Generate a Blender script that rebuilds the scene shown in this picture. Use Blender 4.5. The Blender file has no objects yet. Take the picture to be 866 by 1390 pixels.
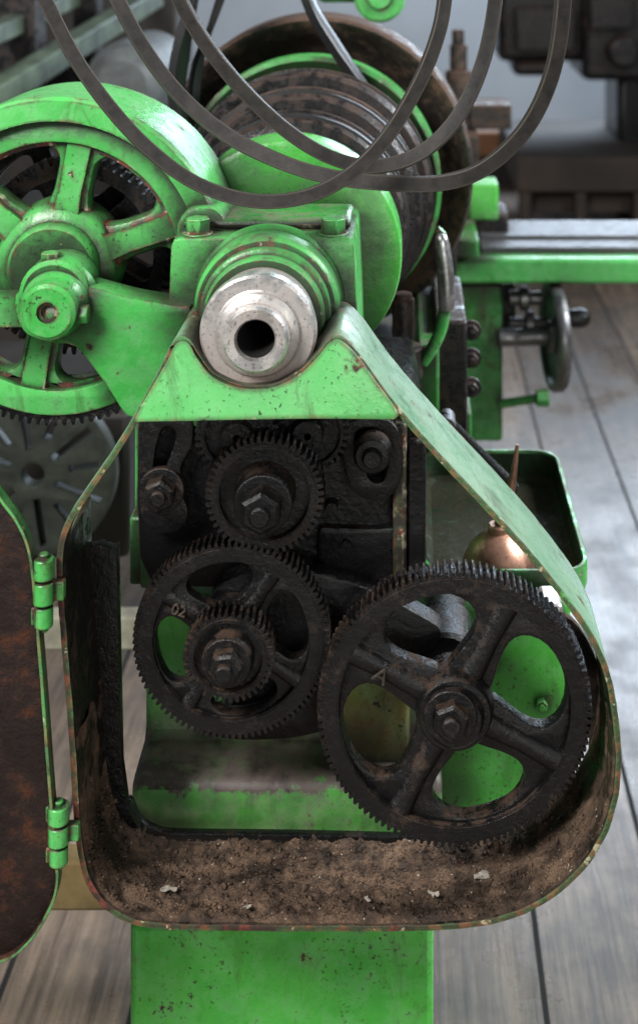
import bpy, bmesh, math, random
from mathutils import Vector, noise, Matrix
random.seed(7)
sc=bpy.context.scene
D=1.08; F=1800.0; VX=552.0; VY=-113.0; H=1.35
def s(y): return (D+y)/F
def W(px,py,y): k=s(y); return Vector(((px-VX)*k, y, H-(py-VY)*k))
def XZ(px,py,y): v=W(px,py,y); return (v.x,v.z)
def L(pts,y): return [XZ(a,b,y) for a,b in pts]
def zz(py,y): return H-(py-VY)*s(y)

# ---------------- materials ----------------
class NT:
    def __init__(self,name):
        self.m=bpy.data.materials.new(name); self.m.use_nodes=True
        self.t=self.m.node_tree; self.t.nodes.clear()
        self.out=self.n('ShaderNodeOutputMaterial'); self.b=self.n('ShaderNodeBsdfPrincipled')
        self.t.links.new(self.b.outputs[0],self.out.inputs[0])
        self.g=self.n('ShaderNodeNewGeometry')
    def n(self,t): return self.t.nodes.new(t)
    def l(self,a,b): self.t.links.new(a,b)
    def setin(self,sock,v):
        if isinstance(v,bpy.types.NodeSocket): self.l(v,sock)
        elif isinstance(v,(tuple,list)): sock.default_value=(v[0],v[1],v[2],1) if len(sock.default_value)==4 else v
        else: sock.default_value=v
    def noise(self,scale,detail=6,rough=.6,vec=None,dist=0):
        n=self.n('ShaderNodeTexNoise'); n.inputs['Scale'].default_value=scale; n.inputs['Detail'].default_value=detail
        n.inputs['Roughness'].default_value=rough; n.inputs['Distortion'].default_value=dist
        self.l(vec or self.g.outputs['Position'],n.inputs['Vector']); return n.outputs['Fac']
    def math(self,op,a,b=0.0,clamp=False):
        n=self.n('ShaderNodeMath'); n.operation=op; n.use_clamp=clamp
        self.setin(n.inputs[0],a); self.setin(n.inputs[1],b)
        return n.outputs[0]
    def ramp(self,v,a,b,c=0.0,d=1.0):
        n=self.n('ShaderNodeMapRange'); n.clamp=True
        self.l(v,n.inputs[0])
        for i,x in enumerate((a,b,c,d)): n.inputs[i+1].default_value=x
        return n.outputs[0]
    def mix(self,f,a,b):
        n=self.n('ShaderNodeMix'); n.data_type='RGBA'
        self.setin(n.inputs[0],f); self.setin(n.inputs[6],a); self.setin(n.inputs[7],b); return n.outputs[2]
    def mixf(self,f,a,b):
        n=self.n('ShaderNodeMix'); n.data_type='FLOAT'
        self.setin(n.inputs[0],f); self.setin(n.inputs[2],a); self.setin(n.inputs[3],b); return n.outputs[0]
    def up(self):
        n=self.n('ShaderNodeSeparateXYZ'); self.l(self.g.outputs['Normal'],n.inputs[0]); return n.outputs[2]
    def posz(self):
        n=self.n('ShaderNodeSeparateXYZ'); self.l(self.g.outputs['Position'],n.inputs[0]); return n.outputs[2]
    def edge(self,r=.003):
        b=self.n('ShaderNodeBevel'); b.samples=5; b.inputs[0].default_value=r
        d=self.n('ShaderNodeVectorMath'); d.operation='DOT_PRODUCT'
        self.l(b.outputs[0],d.inputs[0]); self.l(self.g.outputs['Normal'],d.inputs[1])
        return self.ramp(self.math('SUBTRACT',1.0,d.outputs['Value']),.004,.12)
    def ao(self,d=.04):
        a=self.n('ShaderNodeAmbientOcclusion'); a.samples=6; a.inputs['Distance'].default_value=d
        return self.math('SUBTRACT',1.0,a.outputs['AO'])
    def bump(self,h,st=.4,dist=.001,prev=None):
        b=self.n('ShaderNodeBump'); b.inputs['Strength'].default_value=st; b.inputs['Distance'].default_value=dist
        self.l(h,b.inputs['Height'])
        if prev is not None: self.l(prev,b.inputs['Normal'])
        return b.outputs[0]
    def fin(self,col,rough,normal=None,metal=0.0,spec=.5):
        self.setin(self.b.inputs['Base Color'],col); self.setin(self.b.inputs['Roughness'],rough)
        self.setin(self.b.inputs['Metallic'],metal); self.b.inputs['Specular IOR Level'].default_value=spec
        if normal is not None: self.l(normal,self.b.inputs['Normal'])
        return self.m

def paint(name,c1=(.098,.49,.115),c2=(.048,.35,.062),wear=.6,grime=.6,chip=.0,dust=.25,band=None,erad=.005,lowwear=None,cream=.3,ms=48):
    t=NT(name)
    big=t.noise(9,5); mid=t.noise(ms,9,.68); fine=t.noise(300,4,.6)
    col=t.mix(t.ramp(big,.42,.66),c1,c2)
    col=t.mix(t.math('MULTIPLY',t.ramp(mid,.45,.68),.3),col,(.27,.58,.29))
    mp=t.n('ShaderNodeMapping'); mp.inputs['Scale'].default_value=(1,1,.3); t.l(t.g.outputs['Position'],mp.inputs[0])
    st=t.noise(34,9,.72,vec=mp.outputs[0],dist=.8)
    stain=t.ramp(st,.54,.68,0,grime)
    col=t.mix(stain,col,(.045,.05,.02))
    sp=t.noise(240,3,.6); reg=t.noise(8,3)
    spm=t.math('MULTIPLY',t.ramp(sp,.61,.66,0,.85),t.ramp(reg,.44,.60))
    col=t.mix(spm,col,(.03,.026,.014))
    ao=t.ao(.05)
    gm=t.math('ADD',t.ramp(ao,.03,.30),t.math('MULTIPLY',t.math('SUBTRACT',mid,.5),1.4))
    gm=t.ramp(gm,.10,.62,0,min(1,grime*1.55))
    if band:
        z=t.posz(); zb=t.math('ADD',z,t.math('MULTIPLY',t.math('SUBTRACT',mid,.5),.05))
        bm_=t.math('MULTIPLY',t.ramp(zb,band[0],band[0]+.008),t.ramp(zb,band[1]-.01,band[1]+.03,1,band[2]))
        gm=t.math('MAXIMUM',gm,t.math('MULTIPLY',bm_,t.ramp(st,.35,.5,.86,1.0)))
        gc_=t.mix(t.ramp(t.noise(30,5),.42,.58),(.030,.021,.018),(.11,.082,.075))
    else: gc_=(.010,.009,.006)
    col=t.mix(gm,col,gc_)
    up=t.ramp(t.up(),.45,1.0)
    du=t.math('MULTIPLY',t.math('MULTIPLY',up,t.ramp(mid,.4,.6)),dust)
    col=t.mix(du,col,(.11,.10,.06))
    e=t.edge(erad)
    w=t.math('ADD',t.math('MULTIPLY',e,.30*wear),mid)
    if lowwear: w=t.math('ADD',w,t.ramp(t.posz(),lowwear[0],lowwear[1],.10,0))
    chips=t.ramp(w,.672-chip,.687-chip)
    rc=t.mix(t.ramp(t.noise(90,5),.40,.52),(.17,.042,.028),(.040,.026,.020))
    rc=t.mix(t.ramp(t.noise(70,3),.64-.10*cream,.67-.10*cream),rc,(.42,.34,.24))
    halo=t.ramp(w,.63-chip,.675-chip,0,.6)
    col=t.mix(halo,col,(.10,.14,.045)); col=t.mix(chips,col,rc)
    r=t.mixf(t.ramp(mid,.3,.7),.19,.38); r=t.mixf(t.math('MAXIMUM',chips,gm),r,.5); r=t.mixf(du,r,.8)
    nb=t.bump(t.noise(60,5),.5,.0022); nb=t.bump(fine,.3,.0006,nb)
    nb=t.bump(t.math('SUBTRACT',1.0,chips),.8,.0010,nb)
    return t.fin(col,r,nb)
def iron(name,dust=.5,base=(.004,.004,.0043),dc=(.088,.048,.027),rough=.20,b=1.0,thr=.5,edge=.08,spec=.40,er=.0009):
    t=NT(name)
    mid=t.noise(60,8,.7); fine=t.noise(420,5,.7); big=t.noise(14,4)
    col=t.mix(t.ramp(big,.35,.7),base,tuple(x*1.8 for x in base))
    up=t.ramp(t.up(),-.3,1.0,-.06,.16)
    k=t.math('ADD',t.math('ADD',mid,up),t.math('MULTIPLY',t.math('SUBTRACT',fine,.5),.5))
    k=t.math('ADD',k,t.math('MULTIPLY',t.math('SUBTRACT',big,.5),.5))
    m=t.ramp(k,thr,thr+.15,0,dust)
    dcol=t.mix(t.ramp(fine,.38,.62),dc,tuple(x*.25 for x in dc))
    col=t.mix(m,col,dcol)
    e=t.math('MULTIPLY',t.edge(er),t.ramp(mid,.45,.6,0,edge))
    col=t.mix(e,col,(.14,.125,.11))
    r=t.mixf(m,t.mixf(t.ramp(mid,.38,.62),rough*.6,rough*1.6),.92)
    nb=t.bump(t.noise(110,6,.7),.7*b,.0024); nb=t.bump(fine,.45*b,.0008,nb)
    return t.fin(col,r,nb,spec=spec)
def metal(name,c,rough=.35,stain=(.12,.06,.035),sa=.5,met=1.0):
    t=NT(name)
    mid=t.noise(55,8,.7); fine=t.noise(500,3)
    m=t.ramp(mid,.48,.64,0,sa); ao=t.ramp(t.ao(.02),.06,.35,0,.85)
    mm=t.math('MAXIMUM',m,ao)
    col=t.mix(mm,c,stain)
    sp=t.noise(330,3,.6); col=t.mix(t.ramp(sp,.58,.64,0,sa),col,tuple(x*.4 for x in stain))
    col=t.mix(t.ramp(t.noise(25,6),.42,.6,0,.35),col,tuple(x*.45 for x in c))
    nb=t.bump(fine,.3,.0004); nb=t.bump(mid,.3,.0010,nb)
    return t.fin(col,t.mixf(mm,rough,.7),nb,metal=t.mixf(mm,met,0.0))
def plain(name,c,rough=.7,var=.4,sc_=20):
    t=NT(name); n=t.noise(sc_,6,.6)
    col=t.mix(t.ramp(n,.35,.65),c,tuple(x*(1-var) for x in c))
    return t.fin(col,rough,t.bump(t.noise(sc_*6,4),.3,.001))

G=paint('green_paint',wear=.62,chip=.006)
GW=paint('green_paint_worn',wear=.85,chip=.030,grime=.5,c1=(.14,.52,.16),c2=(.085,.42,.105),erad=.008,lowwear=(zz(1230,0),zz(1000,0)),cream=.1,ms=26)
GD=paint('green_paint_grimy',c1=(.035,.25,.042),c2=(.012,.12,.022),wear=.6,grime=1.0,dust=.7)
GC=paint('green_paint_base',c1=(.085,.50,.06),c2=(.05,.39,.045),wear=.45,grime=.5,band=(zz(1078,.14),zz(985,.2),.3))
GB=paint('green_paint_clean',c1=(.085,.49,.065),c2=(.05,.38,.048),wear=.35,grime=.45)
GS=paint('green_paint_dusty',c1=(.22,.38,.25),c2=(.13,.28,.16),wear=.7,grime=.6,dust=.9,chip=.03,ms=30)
YE=paint('brown_stained_paint',c1=(.15,.24,.06),c2=(.20,.13,.055),wear=.5,grime=.9,chip=.04)
IR=iron('greasy_black_iron',dust=.5,thr=.59)
IRD=iron('dusty_gear_iron',dust=.8,thr=.575)
IRB=iron('grease_caked_iron',dust=.3,thr=.64,rough=.18,base=(.0032,.0032,.0035),spec=.34)
GI=iron('guard_interior_grime',dust=.85,thr=.50,base=(.007,.006,.005),dc=(.09,.052,.030),rough=.35)
DOOR=iron('rusty_door_interior',dust=.9,thr=.53,base=(.012,.007,.006),dc=(.12,.038,.016),rough=.45,spec=.3)
ST=metal('worn_steel',(.82,.80,.77),.30,sa=.55,met=.9)
STD=metal('dull_steel',(.15,.15,.155),.55,sa=.6,stain=(.04,.033,.028),met=.7)
RU=iron('rusty_cast_iron',dust=.85,thr=.46,base=(.018,.015,.013),dc=(.14,.075,.046),rough=.30,b=.5,edge=.3,er=.0016)
RUD=iron('dark_rusty_iron',dust=.7,thr=.50,base=(.008,.0075,.008),dc=(.095,.053,.035),rough=.26,b=.5,edge=.3,er=.0016)
CO=metal('copper',(.74,.40,.27),.33,stain=(.17,.075,.045),sa=.5,met=.85)
t=NT('belt_rubber'); n_=t.noise(70,7,.7)
col=t.mix(t.ramp(n_,.35,.65),(.034,.030,.027),(.012,.011,.010)); col=t.mix(t.math('MULTIPLY',t.edge(.0024),t.ramp(n_,.38,.6,.15,.8)),col,(.15,.125,.095))
BE=t.fin(col,.6,t.bump(t.noise(400,4),.4,.0006),spec=.35)
BK=plain('black_rubber',(.008,.008,.009),.42)
WALL=plain('wall_paint',(.66,.72,.78),.8,.1,3)
WD=plain('pale_wood',(.44,.41,.32),.8,.5,20)
GRY=plain('grey_casting',(.10,.11,.11),.6,.5,25)
BRW=plain('brown_board',(.28,.12,.05),.7,.4)

# ---------------- object helpers ----------------
WL={}
def worldloc(o): return WL.get(o.name,Vector((0,0,0)))
def reg(obj,name,parent=None,label=None,cat=None):
    obj.name=name
    if label: obj['label']=label
    if cat: obj['category']=cat
    if parent is not None:
        obj.parent=parent
        obj.matrix_parent_inverse=Matrix.Translation(worldloc(parent)).inverted()
    return obj
def finish(bm,name,mat,parent=None,bevel=0,ang=35,seg=2,label=None,cat=None,mats=None,matfn=None,recalc=True):
    bmesh.ops.remove_doubles(bm,verts=bm.verts,dist=1e-6)
    if recalc: bmesh.ops.recalc_face_normals(bm,faces=bm.faces)
    if matfn:
        bm.normal_update()
        for f in bm.faces: f.material_index=matfn(f)
    vs=[v.co for v in bm.verts]
    lo=Vector((min(v.x for v in vs),min(v.y for v in vs),min(v.z for v in vs)))
    hi=Vector((max(v.x for v in vs),max(v.y for v in vs),max(v.z for v in vs)))
    c=(lo+hi)/2
    bmesh.ops.translate(bm,verts=bm.verts,vec=-c)
    me=bpy.data.meshes.new(name)
    for m in (mats or [mat]): me.materials.append(m)
    bm.to_mesh(me); bm.free()
    for p in me.polygons: p.use_smooth=True
    me.set_sharp_from_angle(angle=math.radians(ang))
    o=bpy.data.objects.new(name,me); sc.collection.objects.link(o); o.location=c
    reg(o,name,parent,label,cat)
    WL[o.name]=c.copy()
    if bevel:
        b=o.modifiers.new('Bevel','BEVEL'); b.width=bevel; b.segments=seg; b.limit_method='ANGLE'; b.angle_limit=math.radians(40)
    return o
def empty(name,loc,label=None,cat=None):
    o=bpy.data.objects.new(name,None); sc.collection.objects.link(o); o.location=loc; o.empty_display_size=.05
    if label:o['label']=label
    if cat:o['category']=cat
    WL[o.name]=Vector(loc); return o
def add_plate(bm,outer,holes,ya,yb,bev=0.0):
    cu=bpy.data.curves.new('c','CURVE'); cu.dimensions='2D'; cu.fill_mode='BOTH'
    for poly in [outer]+list(holes):
        sp=cu.splines.new('POLY'); sp.points.add(len(poly)-1)
        for i,(x,z) in enumerate(poly): sp.points[i].co=(x,z,0,1)
        sp.use_cyclic_u=True
    cu.extrude=abs(yb-ya)/2-bev
    if bev: cu.bevel_depth=bev; cu.bevel_resolution=1; cu.offset=-bev
    o=bpy.data.objects.new('c',cu); sc.collection.objects.link(o)
    dg=bpy.context.evaluated_depsgraph_get(); me=bpy.data.meshes.new_from_object(o.evaluated_get(dg))
    ym=(ya+yb)/2
    for v in me.vertices: x,y,z=v.co; v.co=(x,ym+z,y)
    bm.from_mesh(me); bpy.data.meshes.remove(me); bpy.data.objects.remove(o); bpy.data.curves.remove(cu)
def add_rev(bm,prof,cx,cz,seg=64,a0=0,a1=2*math.pi,closed=False):
    full=abs(a1-a0-2*math.pi)<1e-6; n=seg if full else seg+1
    rings=[]
    for r,y in prof:
        rings.append([bm.verts.new((cx+r*math.cos(a0+(a1-a0)*i/seg),y,cz+r*math.sin(a0+(a1-a0)*i/seg))) for i in range(n)])
    P=list(range(len(prof)))
    pairs=list(zip(P[:-1],P[1:]))+([(P[-1],0)] if closed else [])
    for a,b in pairs:
        for i in range(seg):
            j=(i+1)%n
            try: bm.faces.new((rings[a][i],rings[a][j],rings[b][j],rings[b][i]))
            except: pass
    if not full and closed:
        for i in (0,n-1):
            try: bm.faces.new([r[i] for r in rings])
            except: pass
def add_box(bm,x0,x1,y0,y1,z0,z1):
    vs=[bm.verts.new((x,y,z)) for x in(x0,x1) for y in(y0,y1) for z in(z0,z1)]
    for f in((0,1,3,2),(4,6,7,5),(0,4,5,1),(2,3,7,6),(0,2,6,4),(1,5,7,3)): bm.faces.new([vs[i] for i in f])
def add_boxp(bm,x0,t,x1,b,ya,yb,yr=None):
    yr=ya if yr is None else yr
    X0,Z1=XZ(x0,t,yr); X1,Z0=XZ(x1,b,yr); add_box(bm,X0,X1,ya,yb,Z0,Z1)
def boxp(name,mat,x0,t,x1,b,ya,yb,parent=None,bevel=.002,**k):
    bm=bmesh.new(); add_boxp(bm,x0,t,x1,b,ya,yb); return finish(bm,name,mat,parent,bevel,**k)
def add_tube(bm,pts,r,seg=16):
    pts=[Vector(p) for p in pts]; n=len(pts); rings=[]
    t=(pts[1]-pts[0]).normalized(); ref=Vector((0,0,1)) if abs(t.z)<.9 else Vector((1,0,0))
    u=t.cross(ref).normalized()
    for i,p in enumerate(pts):
        t=(pts[min(i+1,n-1)]-pts[max(i-1,0)]).normalized()
        u=(u-t*u.dot(t)).normalized(); v=t.cross(u)
        rr=r[i] if isinstance(r,(list,tuple)) else r
        rings.append([bm.verts.new(p+(u*math.cos(2*math.pi*k/seg)+v*math.sin(2*math.pi*k/seg))*rr) for k in range(seg)])
    for a,b in zip(rings[:-1],rings[1:]):
        for k in range(seg): bm.faces.new((a[k],a[(k+1)%seg],b[(k+1)%seg],b[k]))
    bm.faces.new(rings[0][::-1]); bm.faces.new(rings[-1])
def crom(pts,closed=False,per=8):
    n=len(pts); out=[]
    rng=range(n if closed else n-1)
    for i in rng:
        g=lambda j: Vector(pts[j%n]) if closed else Vector(pts[max(0,min(n-1,j))])
        p0,p1,p2,p3=g(i-1),g(i),g(i+1),g(i+2)
        for k in range(per):
            t=k/per
            out.append(.5*((2*p1)+(-p0+p2)*t+(2*p0-5*p1+4*p2-p3)*t*t+(-p0+3*p1-3*p2+p3)*t**3))
    if not closed: out.append(Vector(pts[-1]))
    return out
def cr2(pts,y,per=4): return [(v.x,v.y) for v in crom(L(pts,y),True,per)]
def offset(poly,d):
    n=len(poly); A=sum(poly[i][0]*poly[(i+1)%n][1]-poly[(i+1)%n][0]*poly[i][1] for i in range(n))
    sg=1 if A>0 else -1; out=[]
    for i in range(n):
        a=Vector(poly[i-1][:2]); b=Vector(poly[(i+1)%n][:2]); t=(b-a).normalized()
        nn=Vector((-t.y,t.x))*sg
        dd=d+(.00045*noise.noise(Vector((poly[i][0]*70,poly[i][1]*70,d*500))))
        out.append((poly[i][0]+nn.x*dd,poly[i][1]+nn.y*dd))
    return out
def circ(cx,cz,r,n=64): return [(cx+r*math.cos(2*math.pi*i/n),cz+r*math.sin(2*math.pi*i/n)) for i in range(n)]
def teeth(cx,cz,ro,n,h,ph=0):
    p=[]
    for i in range(n):
        a=2*math.pi*(i+ph)/n; w=2*math.pi/n
        for f,r in((-.5,ro-h),(-.32,ro-h*.94),(-.24,ro-h*.35),(-.16,ro),(.16,ro),(.24,ro-h*.35),(.32,ro-h*.94)):
            jr=random.uniform(-.0004,.0001)
            p.append((cx+(r+jr)*math.cos(a+w*f),cz+(r+jr)*math.sin(a+w*f)))
    return p
def window(cx,cz,r1,r2,aa,ab,w,cr):
    rm=(r1+r2)/2; cv=min(.5,cr/(r2-r1)); cu=min(.48,cr/(rm*(ab-aa)-w)); uv=[]
    def seg(a,b,n):
        for k in range(n): uv.append((a[0]+(b[0]-a[0])*k/n,a[1]+(b[1]-a[1])*k/n))
    def cor(c,s0):
        for k in range(8):
            a=s0+math.pi/2*k/8; uv.append((c[0]+cu*math.cos(a),c[1]+cv*math.sin(a)))
    seg((cu,0),(1-cu,0),10); cor((1-cu,cv),-math.pi/2); seg((1,cv),(1,1-cv),4); cor((1-cu,1-cv),0)
    seg((1-cu,1),(cu,1),14); cor((cu,1-cv),math.pi/2); seg((0,1-cv),(0,cv),4); cor((cu,cv),math.pi)
    o=[]
    for u,v in uv:
        r=r1+(r2-r1)*v; d=math.asin(min(.9,w/2/r)); a=aa+d+(ab-aa-2*d)*u
        q=(cx+r*math.cos(a),cz+r*math.sin(a))
        if not o or (abs(q[0]-o[-1][0])+abs(q[1]-o[-1][1]))>.0004: o.append(q)
    return o
def windows(cx,cz,r1,r2,n,a0,w,cr):
    return [window(cx,cz,r1,r2,math.radians(a0)+2*math.pi*i/n,math.radians(a0)+2*math.pi*(i+1)/n,w,cr) for i in range(n)]
def add_nut(bm,cx,cz,yf,r,ln,rot=.2,stud=True,washer=True):
    add_rev(bm,[(0.0001,yf),(r*.8,yf),(r,yf+r*.14),(r,yf+ln)],cx,cz,6,rot,rot+2*math.pi)
    if stud: add_rev(bm,[(0.0001,yf-r*.35),(r*.40,yf-r*.35),(r*.48,yf-r*.25),(r*.48,yf+.001)],cx,cz,20)
    if washer: add_rev(bm,[(r*.9,yf+ln-.0015),(r*1.3,yf+ln-.0015),(r*1.36,yf+ln-.0005),(r*1.36,yf+ln+.004)],cx,cz,36)
def nut(name,mat,px,py,yf,rpx,ln,parent,rot=.2,**k):
    bm=bmesh.new(); c=XZ(px,py,yf); add_nut(bm,c[0],c[1],yf,rpx*s(yf),ln,rot,**k)
    return finish(bm,name,mat,parent,ang=28,bevel=.0012,seg=3)
def rev(name,mat,px,py,y0,prof,parent,seg=64,**k):
    bm=bmesh.new(); c=XZ(px,py,y0); add_rev(bm,prof,c[0],c[1],seg); return finish(bm,name,mat,parent,**k)

lathe=empty('lathe',(-.1,.6,0),'old green painted metalworking lathe with its gear cover open','lathe')

# ================= GEAR GUARD =================
out_px=[(238,461),(257,459),(270,479),(290,505),(318,519),(345,523),(375,519),(405,503),(428,481),(446,460),(463,456),
(485,476),(515,517),(545,556),(600,618),(660,682),(720,748),(770,810),(805,862),(828,915),(839,975),(843,1030),(839,1080),(824,1130),(796,1176),(755,1215),(705,1243),(650,1257),(580,1263),
(490,1264),(400,1264),(310,1263),(220,1261),(172,1251),(137,1228),(116,1195),(105,1150),(100,1100),
(94,1000),(86,900),(79,810),(78,750),(88,712),(110,675),(145,625),(178,572),(208,517)]
oc=offset([(v.x,v.y) for v in crom(L(out_px,0),True,6)],0.0)
ic=offset(oc,.0052)
bm=bmesh.new(); add_plate(bm,oc,[ic],-.001,.095,.0009)
xa,za=XZ(236,738,0)
for v in bm.verts:
    if v.co.x<xa and v.co.z>za: v.co.y=min(v.co.y,.016)
def gm(f):
    if abs(f.normal.y)>.5: return 0
    c=f.calc_center_median()
    di=min((p[0]-c.x)**2+(p[1]-c.z)**2 for p in ic); do=min((p[0]-c.x)**2+(p[1]-c.z)**2 for p in oc)
    return 1 if di<do else 2
guard=finish(bm,'gear_guard',None,lathe,mats=[GW,GI,GS],matfn=gm,label='open green gear guard full of oily dirt')
cap_px=[(240,465),(256,463),(268,483),(288,508),(317,522),(345,526),(376,522),(407,506),(430,484),(447,464),(461,460),
(483,479),(513,520),(530,543),(541,560),(536,567),(525,568),(440,567),(350,568),(260,570),(200,571),(186,572),(184,567),(197,542),(212,516),(228,488)]
bm=bmesh.new(); add_plate(bm,cr2(cap_px,0),[],-.0035,.006,.0015)
finish(bm,'guard_front_plate',GW,guard)
bm=bmesh.new()
fl=[(112,748),(135,742),(150,748),(158,745),(161,900),(164,1040),(172,1100),(188,1128),(150,1128),(122,1090),(112,1000)]
add_plate(bm,L(fl,.085),[],.088,.10,.001); finish(bm,'guard_inner_flange',IRB,guard)
bm=bmesh.new()
fl=[(768,838),(796,868),(817,922),(829,1000),(825,1072),(808,1124),(770,1170),(745,1150),(778,1105),(797,1050),(800,990),(790,935),(768,885),(748,855)]
add_plate(bm,cr2(fl,.094,3),[],.0955,.104,.001); finish(bm,'guard_inner_flange',GI,guard)
bm=bmesh.new()
fl=[(176,1085),(190,1112),(212,1126),(245,1131),(400,1133),(560,1137),(640,1140),(760,1140),(760,1160),(560,1160),(400,1160),(230,1160),(180,1150),(160,1110)]
add_plate(bm,cr2(fl,.105,3),[],.1045,.113,.0015); finish(bm,'guard_rear_lip',IRB,guard)
# dirt
n=len(ic); A=Vector(XZ(450,850,0)); idx=[i for i in range(n)]
zlim=H-(985+113)*s(0)
bott=set(i for i in idx if ic[i][1]<zlim)
st=[i for i in bott if (i-1)%n not in bott][0]; run=[]; i=st
while i in bott: run.append(i); i=(i+1)%n
P=[Vector(ic[i]) for i in run]
Q=[]
for a,b in zip(P[:-1],P[1:]):
    k=max(1,int((b-a).length/.0022))
    for j in range(k): Q.append(a.lerp(b,j/k))
bm=bmesh.new(); rows=[]; R=50; NQ=len(Q)
for i,p in enumerate(Q):
    t=(Q[min(i+1,NQ-1)]-Q[max(i-1,0)]).normalized(); nn=Vector((-t.y,t.x))
    if nn.dot(A-p)<0: nn=-nn
    slope=max(0,nn.y); row=[]
    for j in range(R):
        y=.001+.095*j/(R-1); q=Vector((p.x,y,p.y))
        h=.0005+slope**2*(.0012+.0032*noise.noise(q*18)+.0034*noise.noise(q*60)+.0026*noise.noise(q*170)+.0018*noise.noise(q*400))
        h+=.0020*noise.noise(q*45)+.0012*noise.noise(q*110)
        h=max(-.001,h)
        if j==0: h=-.001
        if j==1: h=min(h,.0012)
        row.append(bm.verts.new((p.x+nn.x*h,y,p.y+nn.y*h)))
    rows.append(row)
for a,b in zip(rows[:-1],rows[1:]):
    for j in range(R-1): bm.faces.new((a[j],a[j+1],b[j+1],b[j]))
surf=[(v.co.copy()) for r in rows for v in r[2:] ]
lowz=sorted(surf,key=lambda v:v.z)[:int(len(surf)*.72)]
for _ in range(3000):
    p=random.choice(lowz); r=random.choice([.0005,.0007,.0009,.0012,.0015]) if random.random()<.97 else .0024
    m=Matrix.Translation(p+Vector((random.uniform(-.001,.001),random.uniform(-.001,.001),r*.3)))@Matrix.Rotation(random.random()*6,4,'Z')@Matrix.Rotation(random.random()*2,4,'X')@Matrix.Diagonal((r*random.uniform(.7,2.2),r*random.uniform(.7,1.3),r*random.uniform(.4,.9),1))
    bmesh.ops.create_icosphere(bm,subdivisions=1,radius=1,matrix=m)
t=NT('oily_dirt'); a_=t.noise(30,8,.7); b_=t.noise(600,4,.7); w_=t.noise(300,2)
col=t.mix(t.ramp(a_,.42,.60),(.030,.018,.012),(.17,.108,.070)); col=t.mix(t.ramp(b_,.45,.65,0,.75),col,(.022,.014,.010)); col=t.mix(t.ramp(w_,.69,.72),col,(.42,.37,.31))
DM=t.fin(col,t.mixf(t.ramp(a_,.4,.52),.42,.93),t.bump(b_,.9,.0015),spec=.3)
dirt=finish(bm,'dirt_layer',DM,None,ang=180,recalc=False); dirt['kind']='stuff'; dirt['label']='layer of oily brown dirt lying in the gear guard'; dirt['category']='dirt'
LF=plain('dry_leaf',(.34,.30,.25),.8,.5,200)
for k,(px,py,rr,ro) in enumerate([(232,1208,.009,.2),(655,1190,.010,.6),(342,1232,.0045,1),(500,1222,.004,2),(588,1215,.006,2.6)]):
    bm=bmesh.new()
    zf=H-(1253+113)*s(0)+.005; c=Vector(((px-VX)*s(.04),(H-zf)*F/(py+113)-D,zf)); vs=[]
    for q in range(14):
        a=q/14*2*math.pi; r=rr*random.uniform(.75,1)*(.45+.55*abs(math.cos(a)))
        vs.append(bm.verts.new(c+Vector((r*math.cos(a+ro),r*.7*math.sin(a+ro),random.uniform(0,.003)))))
    ce=bm.verts.new(c+Vector((0,0,.002)))
    for q in range(14): bm.faces.new((ce,vs[q],vs[(q+1)%14]))
    o=finish(bm,'leaf_flake',LF,None,recalc=False,ang=20,label='small dry leaf flake lying on the oily dirt',cat='leaf'); o['group']='flakes lying in the gear guard'

# ================= GUARD DOOR =================
dp=[(0,676),(20,703),(36,735),(45,775),(52,850),(60,950),(68,1060),(77,1165),(79,1195),(74,1225),(60,1255),(38,1285),(8,1308),(-60,1322),(-200,1322),(-330,1290),(-390,1180),(-400,980),(-360,820),(-280,640),(-190,500),(-140,480),(-70,575)]
dc=cr2(dp,-.02,5); dci=offset(dc,.0026)
bm=bmesh.new(); add_plate(bm,offset(dc,.001),[],-.012,-.006,.0008); add_plate(bm,dc,[dci],-.018,-.0055,.0006)
def dm(f):
    c=f.calc_center_median()
    if c.y<-.0168: return 0
    if abs(f.normal.y)>.5: return 1
    di=min((p[0]-c.x)**2+(p[1]-c.z)**2 for p in dci); do=min((p[0]-c.x)**2+(p[1]-c.z)**2 for p in dc)
    return 1 if di<do else 0
door=finish(bm,'guard_door',None,lathe,mats=[GW,DOOR],matfn=dm,label='gear guard door swung open, rusty brown inside')
for (x,t0,b0) in((60,757,850),(80,1092,1172)):
    bm=bmesh.new(); y=-.012
    X,Zt=XZ(x,t0,y); _,Zb=XZ(x,b0,y); h=Zt-Zb
    for a,b in((0,.30),(.34,.66),(.70,1)):
        add_tube(bm,[(X,y,Zb+h*a),(X,y,Zb+h*b)],.0085 if a else .0075,20)
    add_tube(bm,[(X,y,Zb-.004),(X,y,Zt+.004)],.004,12)
    add_box(bm,X,X+.016,-.012,-.004,Zb+h*.36,Zb+h*.64)
    add_box(bm,X-.01,X,-.014,-.007,Zb+h*.02,Zb+h*.28); add_box(bm,X-.01,X,-.014,-.007,Zb+h*.72,Zb+h*.98)
    finish(bm,'hinge',G,door,bevel=.0012)

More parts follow.
